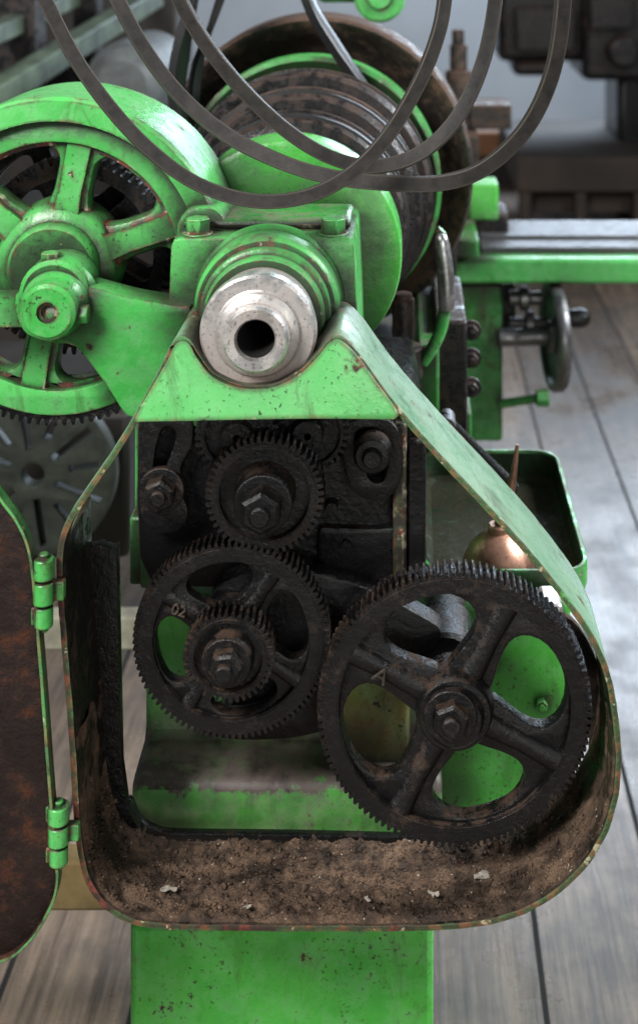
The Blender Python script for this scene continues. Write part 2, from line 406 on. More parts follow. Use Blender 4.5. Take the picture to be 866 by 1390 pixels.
# ================= CHANGE GEARS =================
def lumps(bm,cx,cz,r0,r1,y,nn,sz):
    for _ in range(nn):
        a=random.random()*2*math.pi; r=random.uniform(r0,r1); q=sz*random.uniform(.5,1.3)
        m=Matrix.Translation((cx+r*math.cos(a),y+random.uniform(0,.0008),cz+r*math.sin(a)))@Matrix.Rotation(random.random()*6,4,'Y')@Matrix.Diagonal((q*random.uniform(.8,2),q*.45,q,1))
        bmesh.ops.create_icosphere(bm,subdivisions=2,radius=1,matrix=m)
def gear(name,px,py,y0,y1,rpx,n,h,inpx,spokes,a0,hubpx,wpx,webd,hubprof,mat,label,cr=14,lump=0):
    cx,cz=XZ(px,py,y0); k=s(y0); bm=bmesh.new(); ro=rpx*k; ri=inpx*k
    add_plate(bm,teeth(cx,cz,ro,n,h*k,.3),[circ(cx,cz,ri,96)],y0,y1)
    add_rev(bm,[(ri-.0004,y0+.003),(ri+.0012,y0-.0006),(ro-h*k*1.35,y0-.0006),(ro-h*k*1.2,y0+.001)],cx,cz,120)
    wi=windows(cx,cz,hubpx*k,ri-.002,spokes,a0,wpx*k,cr*k) if spokes else []
    add_plate(bm,circ(cx,cz,ri+.001,96),wi,y0+webd,y1-webd*.6,.0026 if spokes else 0)
    if spokes:
        for i in range(spokes):
            a=math.radians(a0)+2*math.pi*i/spokes
            add_tube(bm,[(cx+r*math.cos(a),y0+webd+.0045,cz+r*math.sin(a)) for r in(hubpx*k*.7,(hubpx+inpx)/2*k,ri)],[wpx*k*.38,wpx*k*.30,wpx*k*.36],14)
    add_rev(bm,[(r*k,y) for r,y in hubprof],cx,cz,48)
    if lump:
        hr=[r for r,y in hubprof if r>10][0]*k; lumps(bm,cx,cz,hr*.6,hr*.98,hubprof[0][1]+.0002,lump,.0011)
        lumps(bm,cx,cz,ri,ro-h*k*1.4,y0,lump,.0007)
    return finish(bm,name,mat,lathe,ang=32,label=label)
g1=gear('change_gear',617,964,.032,.056,187,120,6.8,158,4,62,50,50,.005,
 [(5,.0155),(34,.0155),(38,.018),(40,.023),(47,.0235),(50,.026),(54,.036),(54,.060)],IRD,'large black four spoked gear dusted with brown dirt',cr=50,lump=120)
nut('hex_nut',IRD,612,985,.003,27,.012,g1,.35)
g2=gear('change_gear',314,870,.056,.076,134,92,7.0,107,4,57,44,38,.004,
 [(10,.04),(44,.04),(47,.044),(47,.080)],IR,'black four spoked gear coated with grease',cr=26,lump=90)
g3=gear('change_gear',310,893,.028,.05,62,40,7.5,47,0,0,0,0,.006,
 [(5,.0205),(33,.0205),(35,.023),(35,.036)],IRD,'small toothed pinion with dusty hub',lump=50)
nut('hex_nut',IRD,304,913,.006,25,.014,g3,.1)
g4=gear('change_gear',359,673,.06,.084,81,50,8,62,0,0,0,0,.009,
 [(5,.045),(34,.045),(37,.05),(42,.066),(43,.078)],IR,'black greasy gear with recessed face',lump=50)
nut('hex_nut',IRB,353,700,.022,30,.022,g4,.5)
g5=gear('change_gear',322,592,.075,.095,58,34,8,44,0,0,0,0,.006,[(5,.07),(20,.07),(22,.08)],IRB,'small black gear behind the guard plate')
g6=gear('change_gear',418,588,.088,.106,56,34,8,44,0,0,0,0,.006,[(5,.08),(20,.08),(22,.09)],IRB,'small black gear behind the guard plate')
def text(body,px,py,y,size,rot,parent,mat,name='cast_letter'):
    cu=bpy.data.curves.new('t','FONT'); cu.body=body; cu.size=size; cu.extrude=.0012; cu.align_x='CENTER'; cu.align_y='CENTER'
    o=bpy.data.objects.new('t',cu); sc.collection.objects.link(o)
    me=bpy.data.meshes.new_from_object(o.evaluated_get(bpy.context.evaluated_depsgraph_get())); bpy.data.objects.remove(o)
    c=W(px,py,y); M=Matrix.Translation(c)@Matrix.Rotation(rot,4,'Y')@Matrix.Rotation(math.pi/2,4,'X')
    me.transform(M); bm=bmesh.new(); bm.from_mesh(me); finish(bm,name,mat,parent)
LT=iron('letter_iron',dust=.85,thr=.38,base=(.018,.016,.014),dc=(.11,.078,.055))
text('A',517,918,.0305,.018,.55,g1,LT)
text('02',243,829,.0560,.013,.3,g2,LT)
def shaft(px,py,yr,prof,mat=IR):
    bm=bmesh.new(); c=XZ(px,py,yr); add_rev(bm,prof,c[0],c[1],40); finish(bm,'shaft',mat,lathe)
shaft(613,958,.06,[(.001,.05),(.026,.05),(.026,.10),(.021,.104),(.021,.21)],IRB)
shaft(603,872,.13,[(.001,.09),(.026,.09),(.029,.094),(.029,.15),(.024,.155),(.024,.2)],IRB)
shaft(314,870,.06,[(.001,.06),(.02,.06),(.02,.14)],IRB); shaft(359,673,.08,[(.001,.08),(.02,.08),(.02,.14)],IRB)

# ================= HEADSTOCK =================
bm=bmesh.new()
hs=[(188,548),(300,540),(560,545),(572,600),(575,700),(574,790),(540,806),(480,802),(452,790),(360,800),(260,798),(206,792),(190,760),(186,680)]
add_plate(bm,L(hs,.115),[],.115,.30,.003)
head=finish(bm,'headstock',IRB,lathe,label='headstock casting with black greasy end face')
bm=bmesh.new()
gcv=[(432,722),(455,716),(500,717),(540,716),(556,722),(558,790),(548,800),(500,804),(440,790)]
add_plate(bm,cr2(gcv,.108,4),[],.107,.12,.004); add_boxp(bm,452,800,540,840,.118,.2)
finish(bm,'gearbox_cover',IRB,head,bevel=.001)
for (a,b,r) in((285,640,.006),(450,690,.005),(470,740,.004),(530,740,.004),(270,750,.007)):
    bm=bmesh.new(); c=XZ(a,b,.105); add_rev(bm,[(.0001,.104),(r,.104),(r*1.15,.106),(r*1.15,.118)],c[0],c[1],20)
    finish(bm,'screw_head',IRB,head)
bm=bmesh.new()
sl=[(205,560),(256,562),(262,600),(246,634),(248,668),(256,694),(246,716),(222,724),(200,714),(190,684),(190,630),(194,590)]
slot=[(222,580),(236,582),(238,600),(226,632),(222,655),(210,655),(209,630),(214,600)]
add_plate(bm,cr2(sl,.1),[cr2(slot,.1)],.098,.112,.002)
o=finish(bm,'slotted_lever',IR,head); nut('hex_nut',IR,215,676,.078,23,.016,o,.4)
bm=bmesh.new()
sl=[(468,575),(500,566),(532,572),(545,600),(546,640),(534,668),(508,678),(482,668),(470,640),(464,605)]
slot=[(485,584),(505,580),(522,592),(528,620),(520,650),(506,652),(498,640),(504,618),(498,602),(484,598)]
add_plate(bm,cr2(sl,.1),[cr2(slot,.1)],.096,.112,.002)
o=finish(bm,'slotted_lever',IR,head)
bm=bmesh.new(); c=XZ(505,621,.074); add_rev(bm,[(.0001,.068),(.007,.068),(.009,.071),(.009,.074),(.014,.075),(.0165,.079),(.0165,.095)],c[0],c[1],28)
finish(bm,'boss_bolt',IRD,o)
bm=bmesh.new()
bj=[(290,800),(380,770),(500,800),(560,830),(600,860),(560,900),(480,905),(450,940),(452,985),(400,1003),(330,1006),(285,1000),(268,985),(310,960),(340,900),(300,850)]
add_plate(bm,cr2(bj,.085),[],.085,.11,.003)
finish(bm,'gear_quadrant',IRB,lathe)
CH=paint('chipped_cream',c1=(.04,.036,.032),c2=(.012,.011,.010),wear=1.3,grime=.7,chip=.12,cream=1.3)
boxp('chipped_bracket',CH,533,575,552,790,.1005,.12,lathe,bevel=.003,label='bracket edge with paint chipped to rust and cream')
boxp('side_bracket',IR,552,600,578,790,.104,.15,lathe,bevel=.003)
bm=bmesh.new(); add_boxp(bm,176,702,207,795,.13,.24); add_boxp(bm,190,560,212,800,.122,.28); add_boxp(bm,183,575,192,700,.14,.2)
fo=finish(bm,'headstock_foot',G,head,bevel=.003)
bm=bmesh.new()
bl=[(232,336),(236,326),(246,323),(402,322),(468,322),(478,326),(481,336),(485,420),(488,520),(488,580),(225,580),(228,430)]
add_plate(bm,L(bl,.1),[],.1,.24,.003)
blk=finish(bm,'bearing_housing',G,lathe)
bm=bmesh.new(); add_boxp(bm,240,308,474,323,.128,.20,yr=.1); finish(bm,'bearing_cap',GD,blk,bevel=.006,seg=3)
cx,cz=XZ(345,467,-.02)
bm=bmesh.new()
add_rev(bm,[(.03,.046),(.0495,.046),(.0515,.048),(.052,.058),(.054,.0585),(.056,.060),(.0565,.070),(.060,.0705),(.0625,.073),(.0635,.078),(.0640,.097),(.067,.100),(.068,.103)],cx,cz,72)
finish(bm,'bearing_boss',G,blk)
for px in(268,452):
    bm=bmesh.new(); p=W(px,322,.112); zt=p.z
    bmesh.ops.create_cone(bm,segments=6,radius1=.0115,radius2=.0115,depth=.014,cap_ends=True,matrix=Matrix.Translation((p.x,.115,zt+.010))@Matrix.Rotation(.3,4,'Z'))
    bmesh.ops.create_cone(bm,segments=24,radius1=.0135,radius2=.0135,depth=.004,cap_ends=True,matrix=Matrix.Translation((p.x,.115,zt+.002)))
    finish(bm,'bolt',G,blk,bevel=.001)
bm=bmesh.new(); c=XZ(432,386,.098); add_nut(bm,c[0],c[1],.09,.006,.012,washer=False); finish(bm,'bolt',G,blk,bevel=.0005)
bm=bmesh.new()
add_rev(bm,[(.0155,.02),(.0155,-.008),(.0172,-.0112),(.0248,-.0118),(.0268,-.0095),(.0270,-.001),(.0300,.000),(.0335,.002),(.0345,.005),(.0360,.0060),(.0455,.0062),(.0478,.0085),(.0480,.018),(.0460,.020),(.0455,.030),(.044,.032),(.044,.075)],cx,cz,96)
sp=finish(bm,'spindle',ST,lathe,ang=30,label='bare worn steel spindle nose with open bore')
bm=bmesh.new(); add_rev(bm,[(.0153,-.007),(.0150,-.006),(.0150,.12),(.001,.12)],cx,cz,48); finish(bm,'bore_shade_sleeve',plain('bore_shade_black',(.006,.005,.005),.7),sp,recalc=False)  # added black sleeve: shade inside the bore painted as colour

# ================= BACK GEAR WHEEL =================
wx,wz=XZ(75,362,.15)
bm=bmesh.new()
add_plate(bm,circ(wx,wz,.139,120),[circ(wx,wz,.115,96)],.150,.195,.003)
add_plate(bm,circ(wx,wz,.117,96),windows(wx,wz,.052,.1155,6,19,.034,.022),.158,.182,.006)
for i in range(6):
    a=math.radians(19+60*i); d=Vector((math.cos(a),0,math.sin(a))); e=Vector((-d.z,0,d.x)); o_=Vector((wx,0,wz)); rr=[]
    for r,w,yy in((.035,.016,.150),(.07,.0125,.153),(.116,.014,.154)):
        p=o_+d*r; rr.append([bm.verts.new(p+e*w+Vector((0,.166,0))),bm.verts.new(p+e*w*.8+Vector((0,yy,0))),bm.verts.new(p-e*w*.8+Vector((0,yy,0))),bm.verts.new(p-e*w+Vector((0,.166,0)))])
    for a_,b_ in zip(rr[:-1],rr[1:]):
        for q in range(3): bm.faces.new((a_[q],a_[q+1],b_[q+1],b_[q]))
add_rev(bm,[(.01,.135),(.038,.135),(.041,.138),(.043,.148),(.052,.151),(.057,.158),(.059,.19)],wx,wz,64)
wheel=finish(bm,'back_gear_wheel',G,lathe,ang=40,label='large green spoked wheel with dark greasy teeth')
bm=bmesh.new(); add_plate(bm,teeth(wx,wz,.149,112,.006),[circ(wx,wz,.138,96)],.153,.193); finish(bm,'gear_teeth',IRD,wheel)
a0,a1=math.radians(-14),math.radians(205); bm=bmesh.new()
add_rev(bm,[(.136,.142),(.155,.142),(.1585,.146),(.1585,.255),(.152,.257),(.152,.15),(.136,.148)],wx,wz,80,a0,a1,closed=True)
finish(bm,'wheel_hood',G,lathe,label='curved green hood over the back gear wheel')
for (yy,rr,dx,dz,nn) in((.205,.096,.004,-.004,64),(.28,.118,-.02,.0,76)):
    bm=bmesh.new(); cx2,cz2=wx+dx,wz+dz
    add_plate(bm,teeth(cx2,cz2,rr,nn,.007),[circ(cx2,cz2,rr*.8)],yy,yy+.03)
    add_plate(bm,circ(cx2,cz2,rr*.82),windows(cx2,cz2,rr*.35,rr*.79,5,40,.02,.008),yy+.01,yy+.02); finish(bm,'back_gear',RUD,lathe)
bm=bmesh.new(); add_tube(bm,[(wx,.14,wz),(wx,.6,wz)],.018); finish(bm,'shaft',IRB,lathe)
bm=bmesh.new()
ar=[(20,402),(60,384),(100,384),(135,392),(180,404),(236,414),(262,424),(262,500),(200,560),(172,566),(150,535),(125,500),(100,472),(64,466),(30,450)]
add_plate(bm,cr2(ar,.09),[],.09,.125,.005)
add_boxp(bm,-60,404,40,444,.095,.12)
arm=finish(bm,'bearing_arm',G,lathe,bevel=0,label='green cast arm carrying the back gear bearing')
rev('bearing_hub',G,64,425,.06,[(.0001,.067),(.006,.067),(.006,.063),(.009,.063),(.009,.060),(.021,.060),(.0245,.063),(.025,.076),(.027,.079),(.029,.083),(.030,.092),(.036,.10)],arm)
bm=bmesh.new(); c=XZ(78,396,.1); add_rev(bm,[(.001,.087),(.027,.087),(.031,.091),(.031,.13)],c[0],c[1],40); finish(bm,'bearing_collar',G,arm)
bm=bmesh.new()
p=W(113,426,.075); add_tube(bm,[(p.x-.012,p.y,p.z),(p.x+.005,p.y,p.z)],.0085,6); add_tube(bm,[(p.x-.03,p.y,p.z),(p.x-.010,p.y,p.z)],.012,20)
finish(bm,'bolt',G,arm,bevel=.001)
bm=bmesh.new(); p=W(69,348,.10); add_tube(bm,[p-Vector((0,0,.018)),p+Vector((0,0,.004))],.0085,6); add_tube(bm,[p-Vector((0,0,.03)),p-Vector((0,0,.006))],.012,20)
finish(bm,'bolt',G,arm,bevel=.001)
bm=bmesh.new(); add_plate(bm,cr2([(248,292),(262,282),(292,284),(306,300),(310,330),(250,334),(240,312)],.13),[],.13,.20,.004)
finish(bm,'hood_lug',G,lathe)
bm=bmesh.new(); p=W(280,274,.16); add_tube(bm,[p-Vector((0,0,.02)),p+Vector((0,0,.004))],.009,6); finish(bm,'bolt',G,lathe,bevel=.001)

# ================= COVER DISC + CONE PULLEY =================
bm=bmesh.new(); add_rev(bm,[(.03,.250),(.110,.250),(.1155,.2525),(.117,.258),(.117,.305),(.112,.310),(.03,.310)],cx,cz,128)
finish(bm,'gear_cover_disc',GB,lathe,label='round green cover over the bull gear')
bm=bmesh.new()
pr=[(.03,.31),(.100,.31),(.104,.315),(.104,.36),(.108,.362),(.118,.364),(.122,.37),(.122,.420),(.112,.424),(.112,.44),(.132,.442),(.138,.448),(.138,.495),(.126,.50),(.126,.52),(.148,.522),(.153,.527),(.153,.57),(.12,.575),(.05,.575)]
add_rev(bm,pr,cx,cz,128); cone=finish(bm,'cone_pulley',RUD,lathe,ang=30,label='rusty stepped cone pulley')
for k,(r,y) in enumerate([(.1045,.34),(.1225,.375),(.1225,.41),(.1385,.455),(.1385,.485),(.1535,.545)]):
    bm=bmesh.new(); add_rev(bm,[(r-.003,y-.005),(r+.0025,y-.004),(r+.0025,y+.004),(r-.003,y+.005)],cx,cz,128); finish(bm,'pulley_rib',[RU,BK,RUD,BK,RU,RUD][k],cone)
bm=bmesh.new(); add_rev(bm,[(.140,.600),(.160,.590),(.166,.594),(.166,.63),(.160,.634),(.140,.63)],cx,cz,128,closed=True); finish(bm,'green_ring',G,cone)
bm=bmesh.new(); add_rev(bm,[(.06,.735),(.13,.735),(.150,.725),(.180,.695),(.198,.668),(.205,.665),(.209,.670),(.210,.678),(.210,.76),(.19,.765),(.06,.765)],cx,cz,160); finish(bm,'pulley_flange',RU,cone,label='wide rusty dished pulley rim')
bm=bmesh.new(); add_tube(bm,[(cx,.25,cz),(cx,1.1,cz)],.03,32); finish(bm,'spindle_shaft',IRB,lathe)
boxp('rear_bearing',GD,430,-60,545,4,.98,1.1,lathe,bevel=.01)
bm=bmesh.new(); c=XZ(515,-4,.97); add_rev(bm,[(.001,.965),(.018,.965),(.02,.97),(.036,.97),(.040,.975),(.040,1.0)],c[0],c[1],40); finish(bm,'rear_bearing_cap',G,lathe)
bm=bmesh.new(); add_boxp(bm,520,300,620,470,.98,1.2); finish(bm,'rear_headstock',RUD,lathe,bevel=.005)

# ================= BELTS =================
def belt(name,pts,y0,y1,wpx,dep,mat,label,group=None):
    ctr=crom([(a,b,0) for a,b in pts],False,10); n=len(ctr); rings=[]; bm=bmesh.new(); P=[]
    for i,p in enumerate(ctr):
        y=y0+(y1-y0)*i/(n-1); P.append(W(p.x,p.y,y))
    for i,p in enumerate(P):
        t=(P[min(i+1,n-1)]-P[max(i-1,0)]).normalized(); nn=Vector((0,1,0)).cross(t).normalized(); bb=t.cross(nn)
        k=s(y0)*wpx/2; d=dep/2; tw=.35*math.sin(i/n*5+len(pts)); c_,s_=math.cos(tw),math.sin(tw)
        n2=nn*c_+bb*s_; b2=bb*c_-nn*s_
        rings.append([bm.verts.new(p+n2*a*k+b2*b*d) for a,b in((-1,-.85),(-.9,-1),(.9,-1),(1,-.85),(1,.85),(.9,1),(-.9,1),(-1,.85))])
    for a,b in zip(rings[:-1],rings[1:]):
        for q in range(8): bm.faces.new((a[q],a[(q+1)%8],b[(q+1)%8],b[q]))
    bm.faces.new(rings[0]); bm.faces.new(rings[-1])
    o=finish(bm,name,mat,None,ang=30,label=label,cat='belt')
    if group:o['group']=group
bl_='looped grey rubber belt hanging in front of the pulleys'; gp='spare belts hanging over the lathe'
belt('drive_belt',[(20,-160),(35,-60),(62,0),(100,75),(145,140),(200,200),(265,248),(340,272),(410,268),(470,240),(520,192),(562,125),(590,60),(603,0),(606,-90),(590,-160)],.02,.10,20,.007,BE,bl_,group=gp)
belt('drive_belt',[(120,-150),(135,-60),(160,0),(195,65),(240,125),(300,178),(370,215),(440,238),(520,248),(600,248),(660,226),(715,172),(750,95),(764,0),(764,-80),(745,-150)],.16,.06,20,.007,BE,bl_,group=gp)
belt('drive_belt',[(205,-150),(222,-60),(245,0),(280,60),(330,122),(390,178),(450,214),(510,226),(570,208),(620,160),(655,85),(672,0),(674,-80),(660,-150)],.10,.16,20,.007,BE,bl_,group=gp)
belt('machine_belt',[(395,-90),(418,0),(452,60),(500,130),(530,178),(556,240)],.56,.56,13,.02,BK,'black flat belt running down onto the cone pulley')
belt('machine_belt',[(290,-90),(262,0),(246,70),(240,130),(252,190)],.56,.56,13,.03,BK,'black flat belt running down onto the cone pulley')
belt('machine_belt',[(330,-90),(292,20),(268,90),(262,150)],.60,.60,9,.02,BK,'narrow black belt running down onto the cone pulley')

# ================= BED / BASE =================
def prism(name,mat,prof,x0,x1,parent,bevel=.003,**k):
    bm=bmesh.new(); a=[bm.verts.new((x0,y,z)) for y,z in prof]; b=[bm.verts.new((x1,y,z)) for y,z in prof]
    n=len(prof); bm.faces.new(a); bm.faces.new(b[::-1])
    for i in range(n): bm.faces.new((a[i],a[(i+1)%n],b[(i+1)%n],b[i]))
    return finish(bm,name,mat,parent,bevel,**k)
prof=[(.20,zz(810,.2)),(.20,zz(985,.2)),(.195,zz(1000,.195)),(.150,zz(1045,.15)),(.138,zz(1062,.138)),(.134,zz(1085,.134)),(.134,zz(1200,.134)),(.5,zz(1200,.134)),(.5,zz(985,.2)),(.26,zz(985,.2)),(.26,zz(810,.2))]
bed=prism('bed_end',GC,prof,XZ(178,0,.134)[0],XZ(600,0,.134)[0],lathe,bevel=.006,label='green painted end of the lathe bed with a grimy ledge')
bm=bmesh.new(); add_boxp(bm,560,818,775,1120,.215,.245); finish(bm,'bed_side_panel',GB,lathe,bevel=.008)
for a,b in((668,905),(735,960)):
    nut('bolt',GB,a,b,.207,9,.01,lathe,washer=False)
bm=bmesh.new(); add_boxp(bm,176,1255,588,2200,.14,.62)
base=finish(bm,'pedestal_base',GB,lathe,bevel=.006)
bm=bmesh.new(); add_boxp(bm,455,905,556,1060,.16,.23); finish(bm,'stained_cover',YE,lathe,bevel=.008,seg=3)
bm=bmesh.new(); add_boxp(bm,735,822,764,850,.17,.21); finish(bm,'white_bracket',ST,lathe,bevel=.004)
bm=bmesh.new(); add_box(bm,XZ(480,0,.3)[0],-.005,.3,1.6,zz(800,.3),zz(600,.3)); finish(bm,'bed',GD,lathe,bevel=.006)

bm=bmesh.new(); p=W(547,470,.42); q=W(547,405,.42)
add_tube(bm,[p-Vector((0,0,.02)),q],.0125,24); add_tube(bm,[q-Vector((0,0,.002)),q+Vector((0,0,.006))],.010,24); add_tube(bm,[p-Vector((0,0,.035)),p],.022,24)
finish(bm,'rusty_post',RU,lathe,bevel=.001)
bm=bmesh.new(); pts=[W(a,b,.42) for a,b in[(573,492),(588,470),(600,440),(604,400),(601,350),(598,318),(600,312)]]
add_tube(bm,crom(pts,False,5),.007,16)
lev=finish(bm,'control_lever',G,lathe)
HWM=metal('dark_steel',(.20,.20,.205),.34,sa=.6,stain=(.04,.035,.03))
LG=metal('lever_steel',(.5,.5,.5),.3,sa=.5,stain=(.05,.04,.035))
bm=bmesh.new(); pts=[W(a,b,.415) for a,b in[(606,420),(605,380),(601,345),(598,316)]]
add_tube(bm,crom(pts,False,5),[.0085,.0092,.0096,.0098,.0098,.0098,.0098,.0098,.0098,.0098,.0096,.0092,.0088,.008,.0065,.003],18); finish(bm,'lever_grip',LG,lev)
boxp('bracket_block',RUD,590,436,634,600,.5,.7,lathe,bevel=.004)
boxp('bracket_block',GD,566,470,596,600,.45,.7,lathe,bevel=.004)
for py in(452,490,530): nut('bolt',RUD,640,py,.56,10,.01,lathe)
bm=bmesh.new(); add_tube(bm,[W(600,572,.3),W(640,612,.34),W(694,665,.36)],.010,16); finish(bm,'control_rod',IRB,lathe)
bm=bmesh.new(); p=W(607,580,.29); add_tube(bm,[p,p+Vector((0,.03,0))],.009,20); finish(bm,'rod_end',STD,lathe,bevel=.001)
bm=bmesh.new(); add_boxp(bm,560,560,640,640,.6,.8); finish(bm,'saddle_side',GD,lathe,bevel=.004)

# ================= TRAY =================
xr=(803-VX)*s(.25); xl=(572-VX)*s(.25); zt=zz(780,.25); y0,y1=.255,.56; hh=.034
def rrect(x0,x1,y0,y1,r,n=6):
    o=[]
    for cx_,cy_,a in((x1-r,y0+r,-90),(x1-r,y1-r,0),(x0+r,y1-r,90),(x0+r,y0+r,180)):
        for k in range(n+1):
            t=math.radians(a+90*k/n); o.append((cx_+r*math.cos(t),cy_+r*math.sin(t)))
    return o
bm=bmesh.new()
levels=[(.006,zt-hh-.006),(0,zt-hh*.6),(0,zt),(.001,zt+.0015),(.004,zt+.0015),(.0045,zt-.002),(.007,zt-hh+.006),(.014,zt-hh)]
rings=[]
for ins,z in levels:
    rings.append([bm.verts.new((x,y,z)) for x,y in rrect(xl+ins,xr-ins,y0+ins,y1-ins,.03-ins)])
for a,b in zip(rings[:-1],rings[1:]):
    for k in range(len(a)): bm.faces.new((a[k],a[(k+1)%len(a)],b[(k+1)%len(a)],b[k]))
bm.faces.new(rings[-1]); bm.faces.new(rings[0][::-1])
TI=iron('tray_inside_grime',dust=.75,thr=.47,base=(.008,.024,.008),dc=(.05,.036,.020),rough=.6,spec=.2)
def tf(f):
    c=f.calc_center_median()
    if c.z>zt-.001: return 0
    if f.normal.z>.5: return 1
    return 1 if (c.x-(xl+xr)/2)*f.normal.x+(c.y-(y0+y1)/2)*f.normal.y<0 else 0
tray=finish(bm,'tool_tray',None,lathe,ang=40,label='grimy green tool tray',mats=[G,TI],matfn=tf)
zf=zt-hh+.0005; yc=.315
can=empty('oil_can',((676-VX)*s(yc),yc,zf),'small copper oil can with a thin spout standing in the tray','oil can')
def revz(name,mat,prof,cx_,cy_,z0,parent,seg=48):
    bm=bmesh.new(); rr=[]
    for r,z in prof: rr.append([bm.verts.new((cx_+r*math.cos(2*math.pi*i/seg),cy_+r*math.sin(2*math.pi*i/seg),z0+z)) for i in range(seg)])
    for a,b in zip(rr[:-1],rr[1:]):
        for i in range(seg): bm.faces.new((a[i],a[(i+1)%seg],b[(i+1)%seg],b[i]))
    return finish(bm,name,mat,parent,ang=40)
cxx=(676-VX)*s(yc)
revz('can_body',CO,[(.001,0),(.035,0),(.0375,.002),(.0384,.006),(.038,.014),(.0355,.022),(.031,.031),(.0235,.039),(.016,.045),(.0112,.047),(.0112,.053),(.009,.055),(.001,.055)],cxx,yc,zf,can)
bm=bmesh.new(); add_tube(bm,[(cxx+.003,yc,zf+.051),(cxx+.010,yc,zf+.078),(cxx+.016,yc,zf+.108),(cxx+.020,yc,zf+.138)],[.0085,.0062,.0036,.0018],18); finish(bm,'spout',metal('dark_copper',(.36,.20,.14),.45,sa=.6),can)

# ================= CARRIAGE =================
bm=bmesh.new(); add_boxp(bm,612,352,1000,386,1.25,1.34)
cg=finish(bm,'carriage',G,lathe,bevel=.006,label='green carriage and cross slide of the lathe')
bm=bmesh.new(); add_boxp(bm,652,336,1000,353,1.295,1.36); add_boxp(bm,652,331,1000,345,1.36,1.38,yr=1.3); add_boxp(bm,652,333,1000,345,1.38,1.50,yr=1.3)
finish(bm,'slide_way',STD,cg,bevel=.003)
boxp('slide_slot',BK,670,333,1000,340,1.355,1.40,cg,bevel=.001)
boxp('apron',GD,612,386,682,600,1.27,1.6,cg,bevel=.006)
boxp('apron',GD,640,386,700,470,1.35,1.6,cg,bevel=.006)
boxp('saddle',GD,600,325,650,352,1.2,1.5,cg,bevel=.005)
boxp('tool_post',GB,636,250,676,300,1.35,1.42,cg,bevel=.004)
boxp('tool_post',RUD,640,290,690,328,1.4,1.5,cg,bevel=.006)
ax=Vector((1,.10,0)).normalized(); up=Vector((0,0,1)); sd=ax.cross(up).normalized(); c=W(752,456,1.28); bm=bmesh.new(); r=.096
rings=[]
for off,q in((-.012,.001),(-.012,.025),(-.003,.03),(-.003,r-.018),(-.010,r-.014),(-.011,r-.004),(-.006,r),(.006,r),(.011,r-.004),(.010,r-.014),(.003,r-.018),(.003,.03),(.012,.025),(.012,.001)):
    rings.append([bm.verts.new(c+ax*off+(up*math.cos(2*math.pi*i/48)+sd*math.sin(2*math.pi*i/48))*q) for i in range(48)])
for a,b in zip(rings[:-1],rings[1:]):
    for i in range(48): bm.faces.new((a[i],a[(i+1)%48],b[(i+1)%48],b[i]))
add_tube(bm,[c-ax*.10,c],.016,20)
hw=finish(bm,'handwheel',HWM,cg,ang=40)
bm=bmesh.new(); k0=c+Vector((0,0,.03)); add_tube(bm,crom([k0,k0+ax*.02,k0+ax*.05,k0+ax*.065],False,3),[.005,.006,.010,.013,.016,.017,.017,.015,.012,.005],14); finish(bm,'crank_knob',BK,hw)
bm=bmesh.new(); p=W(690,405,1.3)
for r_,a,b in((.014,0,.03),(.022,.02,.035),(.012,.03,.06)): add_tube(bm,[p+Vector((a,0,0)),p+Vector((b,0,0))],r_,20)
p=W(690,440,1.3); add_tube(bm,[p,p+Vector((.07,0,0))],.012,16); add_tube(bm,[p+Vector((.03,0,0)),p+Vector((.045,0,0))],.024,16)
finish(bm,'feed_knob',HWM,cg,bevel=.002)
bm=bmesh.new(); p=W(680,548,1.25); q=W(735,540,1.2); add_tube(bm,[p,q],.008,12); add_tube(bm,[q-Vector((.01,0,0)),q+Vector((.012,0,.0))],.015,16); finish(bm,'feed_lever',GD,cg,bevel=.002)

# ================= ENVIRONMENT =================
t=NT('plank_floor'); sx=t.n('ShaderNodeSeparateXYZ'); t.l(t.g.outputs['Position'],sx.inputs[0])
u=t.math('DIVIDE',sx.outputs[0],.17); fl=t.math('FLOOR',u); fr=t.math('SUBTRACT',u,fl)
wn=t.n('ShaderNodeTexWhiteNoise'); wn.noise_dimensions='1D'; t.l(fl,wn.inputs['W'])
mp=t.n('ShaderNodeMapping'); mp.inputs['Scale'].default_value=(1,.05,1); t.l(t.g.outputs['Position'],mp.inputs[0])
gr=t.noise(55,9,.75,vec=mp.outputs[0]); bg=t.noise(5,6,.65)
col=t.mix(t.ramp(gr,.38,.62),(.27,.20,.145),(.095,.070,.052)); col=t.mix(t.math('MULTIPLY',wn.outputs['Value'],.55),col,(.065,.054,.047)); col=t.mix(t.ramp(bg,.45,.62,0,.6),col,(.040,.035,.032))
gap=t.math('MAXIMUM',t.math('LESS_THAN',fr,.03),t.math('GREATER_THAN',fr,.985)); col=t.mix(gap,col,(.004,.003,.003))
nb=t.bump(gr,.5,.003); nb=t.bump(t.math('SUBTRACT',1.0,gap),.8,.004,nb)
FM=t.fin(col,t.mixf(gap,t.mixf(t.ramp(bg,.4,.6),.24,.42),.9),nb,spec=.5)
bm=bmesh.new(); vs=[bm.verts.new(v) for v in((-6,-3,0),(6,-3,0),(6,7.2,0),(-6,7.2,0))]; bm.faces.new(vs)
o=finish(bm,'floor',FM,None,recalc=False); o['kind']='structure'
def top(o,l,c): o['label']=l; o['category']=c; return o
bm=bmesh.new(); add_box(bm,-6,6,7,7.15,0,4); o=finish(bm,'wall',WALL); top(o,'pale blue grey painted workshop wall','wall')
bm=bmesh.new(); add_box(bm,-6,6,5.5,5.56,.16,.28); o=finish(bm,'timber_rail',BRW,bevel=.005); top(o,'brown wooden board along the foot of the wall','board')
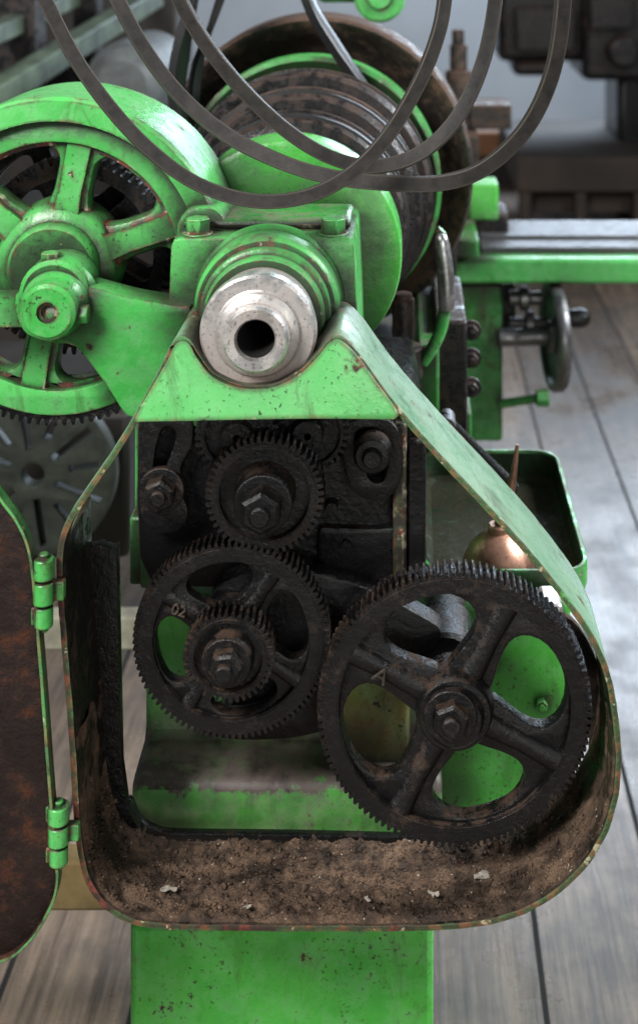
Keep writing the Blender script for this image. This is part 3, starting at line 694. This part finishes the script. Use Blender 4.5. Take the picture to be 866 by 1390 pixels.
bm=bmesh.new(); add_box(bm,-6,6,5.56,5.62,0,.20); o=finish(bm,'low_kickboard',plain('dark_board',(.02,.015,.013),.8)); top(o,'dark low board along the foot of the wall','board')
bgm=empty('milling_machine',W(800,280,3.6)*1,'dark rusty machine standing by the wall','machine')
bm=bmesh.new(); add_boxp(bm,676,-80,800,84,4.6,5.0); add_boxp(bm,790,-80,1000,110,4.5,5.0); add_boxp(bm,696,84,760,104,4.6,4.9); finish(bm,'machine_body',RUD,bgm,bevel=.03)
bm=bmesh.new(); add_boxp(bm,838,100,900,300,4.6,5.0); finish(bm,'machine_column',IRB,bgm,bevel=.03)
bm=bmesh.new(); c=XZ(845,70,4.45); add_rev(bm,[(.001,4.4),(.06,4.4),(.07,4.42),(.07,4.5)],c[0],c[1],32)
add_boxp(bm,700,10,780,70,4.5,4.6); add_boxp(bm,800,-20,860,40,4.42,4.5)
finish(bm,'machine_head',RUD,bgm,bevel=.01)
bm=bmesh.new(); add_boxp(bm,700,214,1000,262,4.2,5.2); add_boxp(bm,720,262,1000,290,4.3,5.1)
for a in(705,780,860): add_boxp(bm,a,262,a+16,335,4.2,4.29)
o=finish(bm,'work_bench',plain('dark_brown_wood',(.035,.022,.015),.75,.6,4),None,bevel=.01); top(o,'dark brown heavy work bench against the wall','bench')
bm=bmesh.new()
for a,b,c_,d in((604,95,640,190),(610,60,634,95),(613,40,630,60)): add_tube(bm,[W((a+c_)/2,d,1.7),W((a+c_)/2,b,1.7)],(c_-a)/2*s(1.7),24)
add_boxp(bm,638,143,694,176,1.68,1.8); add_boxp(bm,600,186,650,330,1.6,1.85)
finish(bm,'tailstock_post',RU,lathe,bevel=.003)
fm=empty('workshop_machine',W(60,300,2.2),'grimy green steel framed machine','machine')
def beam(px0,py0,ya,px1,py1,yb,w,mat,par,name='frame_beam'):
    bm=bmesh.new(); a=W(px0,py0,ya); b=W(px1,py1,yb); t=(b-a).normalized(); u=t.cross(Vector((0,0,1)))
    if u.length<.1: u=Vector((1,0,0))
    u.normalize(); v=t.cross(u); vs=[]
    for p in(a,b):
        for i,j in((-1,-1),(1,-1),(1,1),(-1,1)): vs.append(bm.verts.new(p+u*i*w+v*j*w))
    for i in range(4): bm.faces.new((vs[i],vs[(i+1)%4],vs[4+(i+1)%4],vs[4+i]))
    bm.faces.new(vs[:4]); bm.faces.new(vs[4:]); return finish(bm,name,mat,par,bevel=.004)
FG=plain('grey_green_paint',(.10,.14,.09),.6,.8,12)
beam(-40,150,1.4,210,-5,2.4,.025,FG,fm); beam(-40,60,1.5,160,-30,2.6,.02,FG,fm)
beam(28,-60,1.8,28,140,1.8,.045,RUD,fm); beam(120,-60,2.2,120,120,2.2,.03,RUD,fm)
beam(-60,100,2.0,240,100,2.0,.05,IRB,fm)
bm=bmesh.new(); c=XZ(165,118,1.5); add_rev(bm,[(.001,1.5),(.05,1.5),(.075,1.52),(.085,1.56),(.085,1.8)],c[0],c[1],40); finish(bm,'frame_drum',GRY,fm)
FP=plain('dark_machine_brown',(.022,.017,.013),.6,.7,6)
boxp('frame_panel',FP,-200,-100,240,700,2.9,3.2,fm,bevel=.01); boxp('frame_panel',FP,-200,300,60,640,1.6,2.0,fm,bevel=.01)
px,pz=XZ(45,645,.8); R_=112*s(.8)
bm=bmesh.new(); holes=[circ(px,pz,R_*.14,24)]
for i in range(12):
    a=i*math.pi/6+.15; r1_,r2_=(R_*.3,R_*.88) if i%2 else (R_*.45,R_*.80)
    w_=.0045; d=Vector((math.cos(a),math.sin(a))); e=Vector((-d.y,d.x))
    holes.append([(px+d.x*r+e.x*w,pz+d.y*r+e.y*w) for r,w in((r1_,-w_),(r2_,-w_),(r2_,w_),(r1_,w_))])
add_plate(bm,circ(px,pz,R_,80),holes,.8,.825,.002)
o=finish(bm,'face_plate',plain('grey_green_iron',(.030,.038,.028),.55,.6,40)); top(o,'round slotted lathe face plate standing upright','face plate')
bm=bmesh.new(); add_boxp(bm,-100,560,175,760,.95,1.3); o=finish(bm,'storage_cabinet',plain('dark_brown_cabinet',(.022,.018,.014),.6,.6,10),bevel=.01); top(o,'dark grimy storage cabinet behind the face plate','cabinet')
bm=bmesh.new(); add_boxp(bm,-200,838,205,884,.70,.73); o=finish(bm,'timber_beam',WD,bevel=.004); top(o,'pale painted timber beam behind the lathe','timber')
bm=bmesh.new(); add_boxp(bm,-200,1170,178,1238,.35,.38); o=finish(bm,'wooden_skid',plain('ochre_wood',(.33,.23,.10),.8,.5,15),bevel=.004); top(o,'ochre wooden skid under the lathe','timber')

# ================= LIGHT =================
w=bpy.data.worlds.new('World'); sc.world=w; w.use_nodes=True
w.node_tree.nodes['Background'].inputs[0].default_value=(.86,.92,1,1); w.node_tree.nodes['Background'].inputs[1].default_value=.20
def area(name,loc,tgt,size,e,col):
    l=bpy.data.lights.new(name,'AREA'); l.shape='RECTANGLE'; l.size=size[0]; l.size_y=size[1]; l.energy=e; l.color=col
    o=bpy.data.objects.new(name,l); sc.collection.objects.link(o); o.location=loc
    o.rotation_euler=(Vector(tgt)-Vector(loc)).to_track_quat('-Z','Y').to_euler(); return o
area('window_light_front',(-1.5,-1.6,2.7),(-.05,.1,.85),(.9,.8),130,(1,.985,.96))
area('window_light_side',(2.2,.8,2.5),(0,.3,.8),(1.0,.9),140,(.91,.955,1))
area('window_light_back',(1.7,6.3,2.4),(.5,1.2,0),(2.6,1.6),240,(.70,.84,1))
area('front_fill',(.9,-2.4,1.2),(0,0,.8),(1.2,1.0),20,(1,.97,.92))

cam=bpy.data.cameras.new('Camera'); co=bpy.data.objects.new('Camera',cam); sc.collection.objects.link(co); sc.camera=co
co.location=(0,-D,H); co.rotation_euler=(math.pi/2,0,0)
cam.lens=F*36/1390; cam.sensor_width=36; cam.shift_x=-(VX-433)/1390; cam.shift_y=-(695-VY)/1390
cam.clip_end=100; cam.clip_start=.02
cam.dof.use_dof=True; cam.dof.focus_distance=1.14; cam.dof.aperture_fstop=6.0
sc.view_settings.view_transform='Standard'; sc.view_settings.look='None'; sc.view_settings.exposure=0
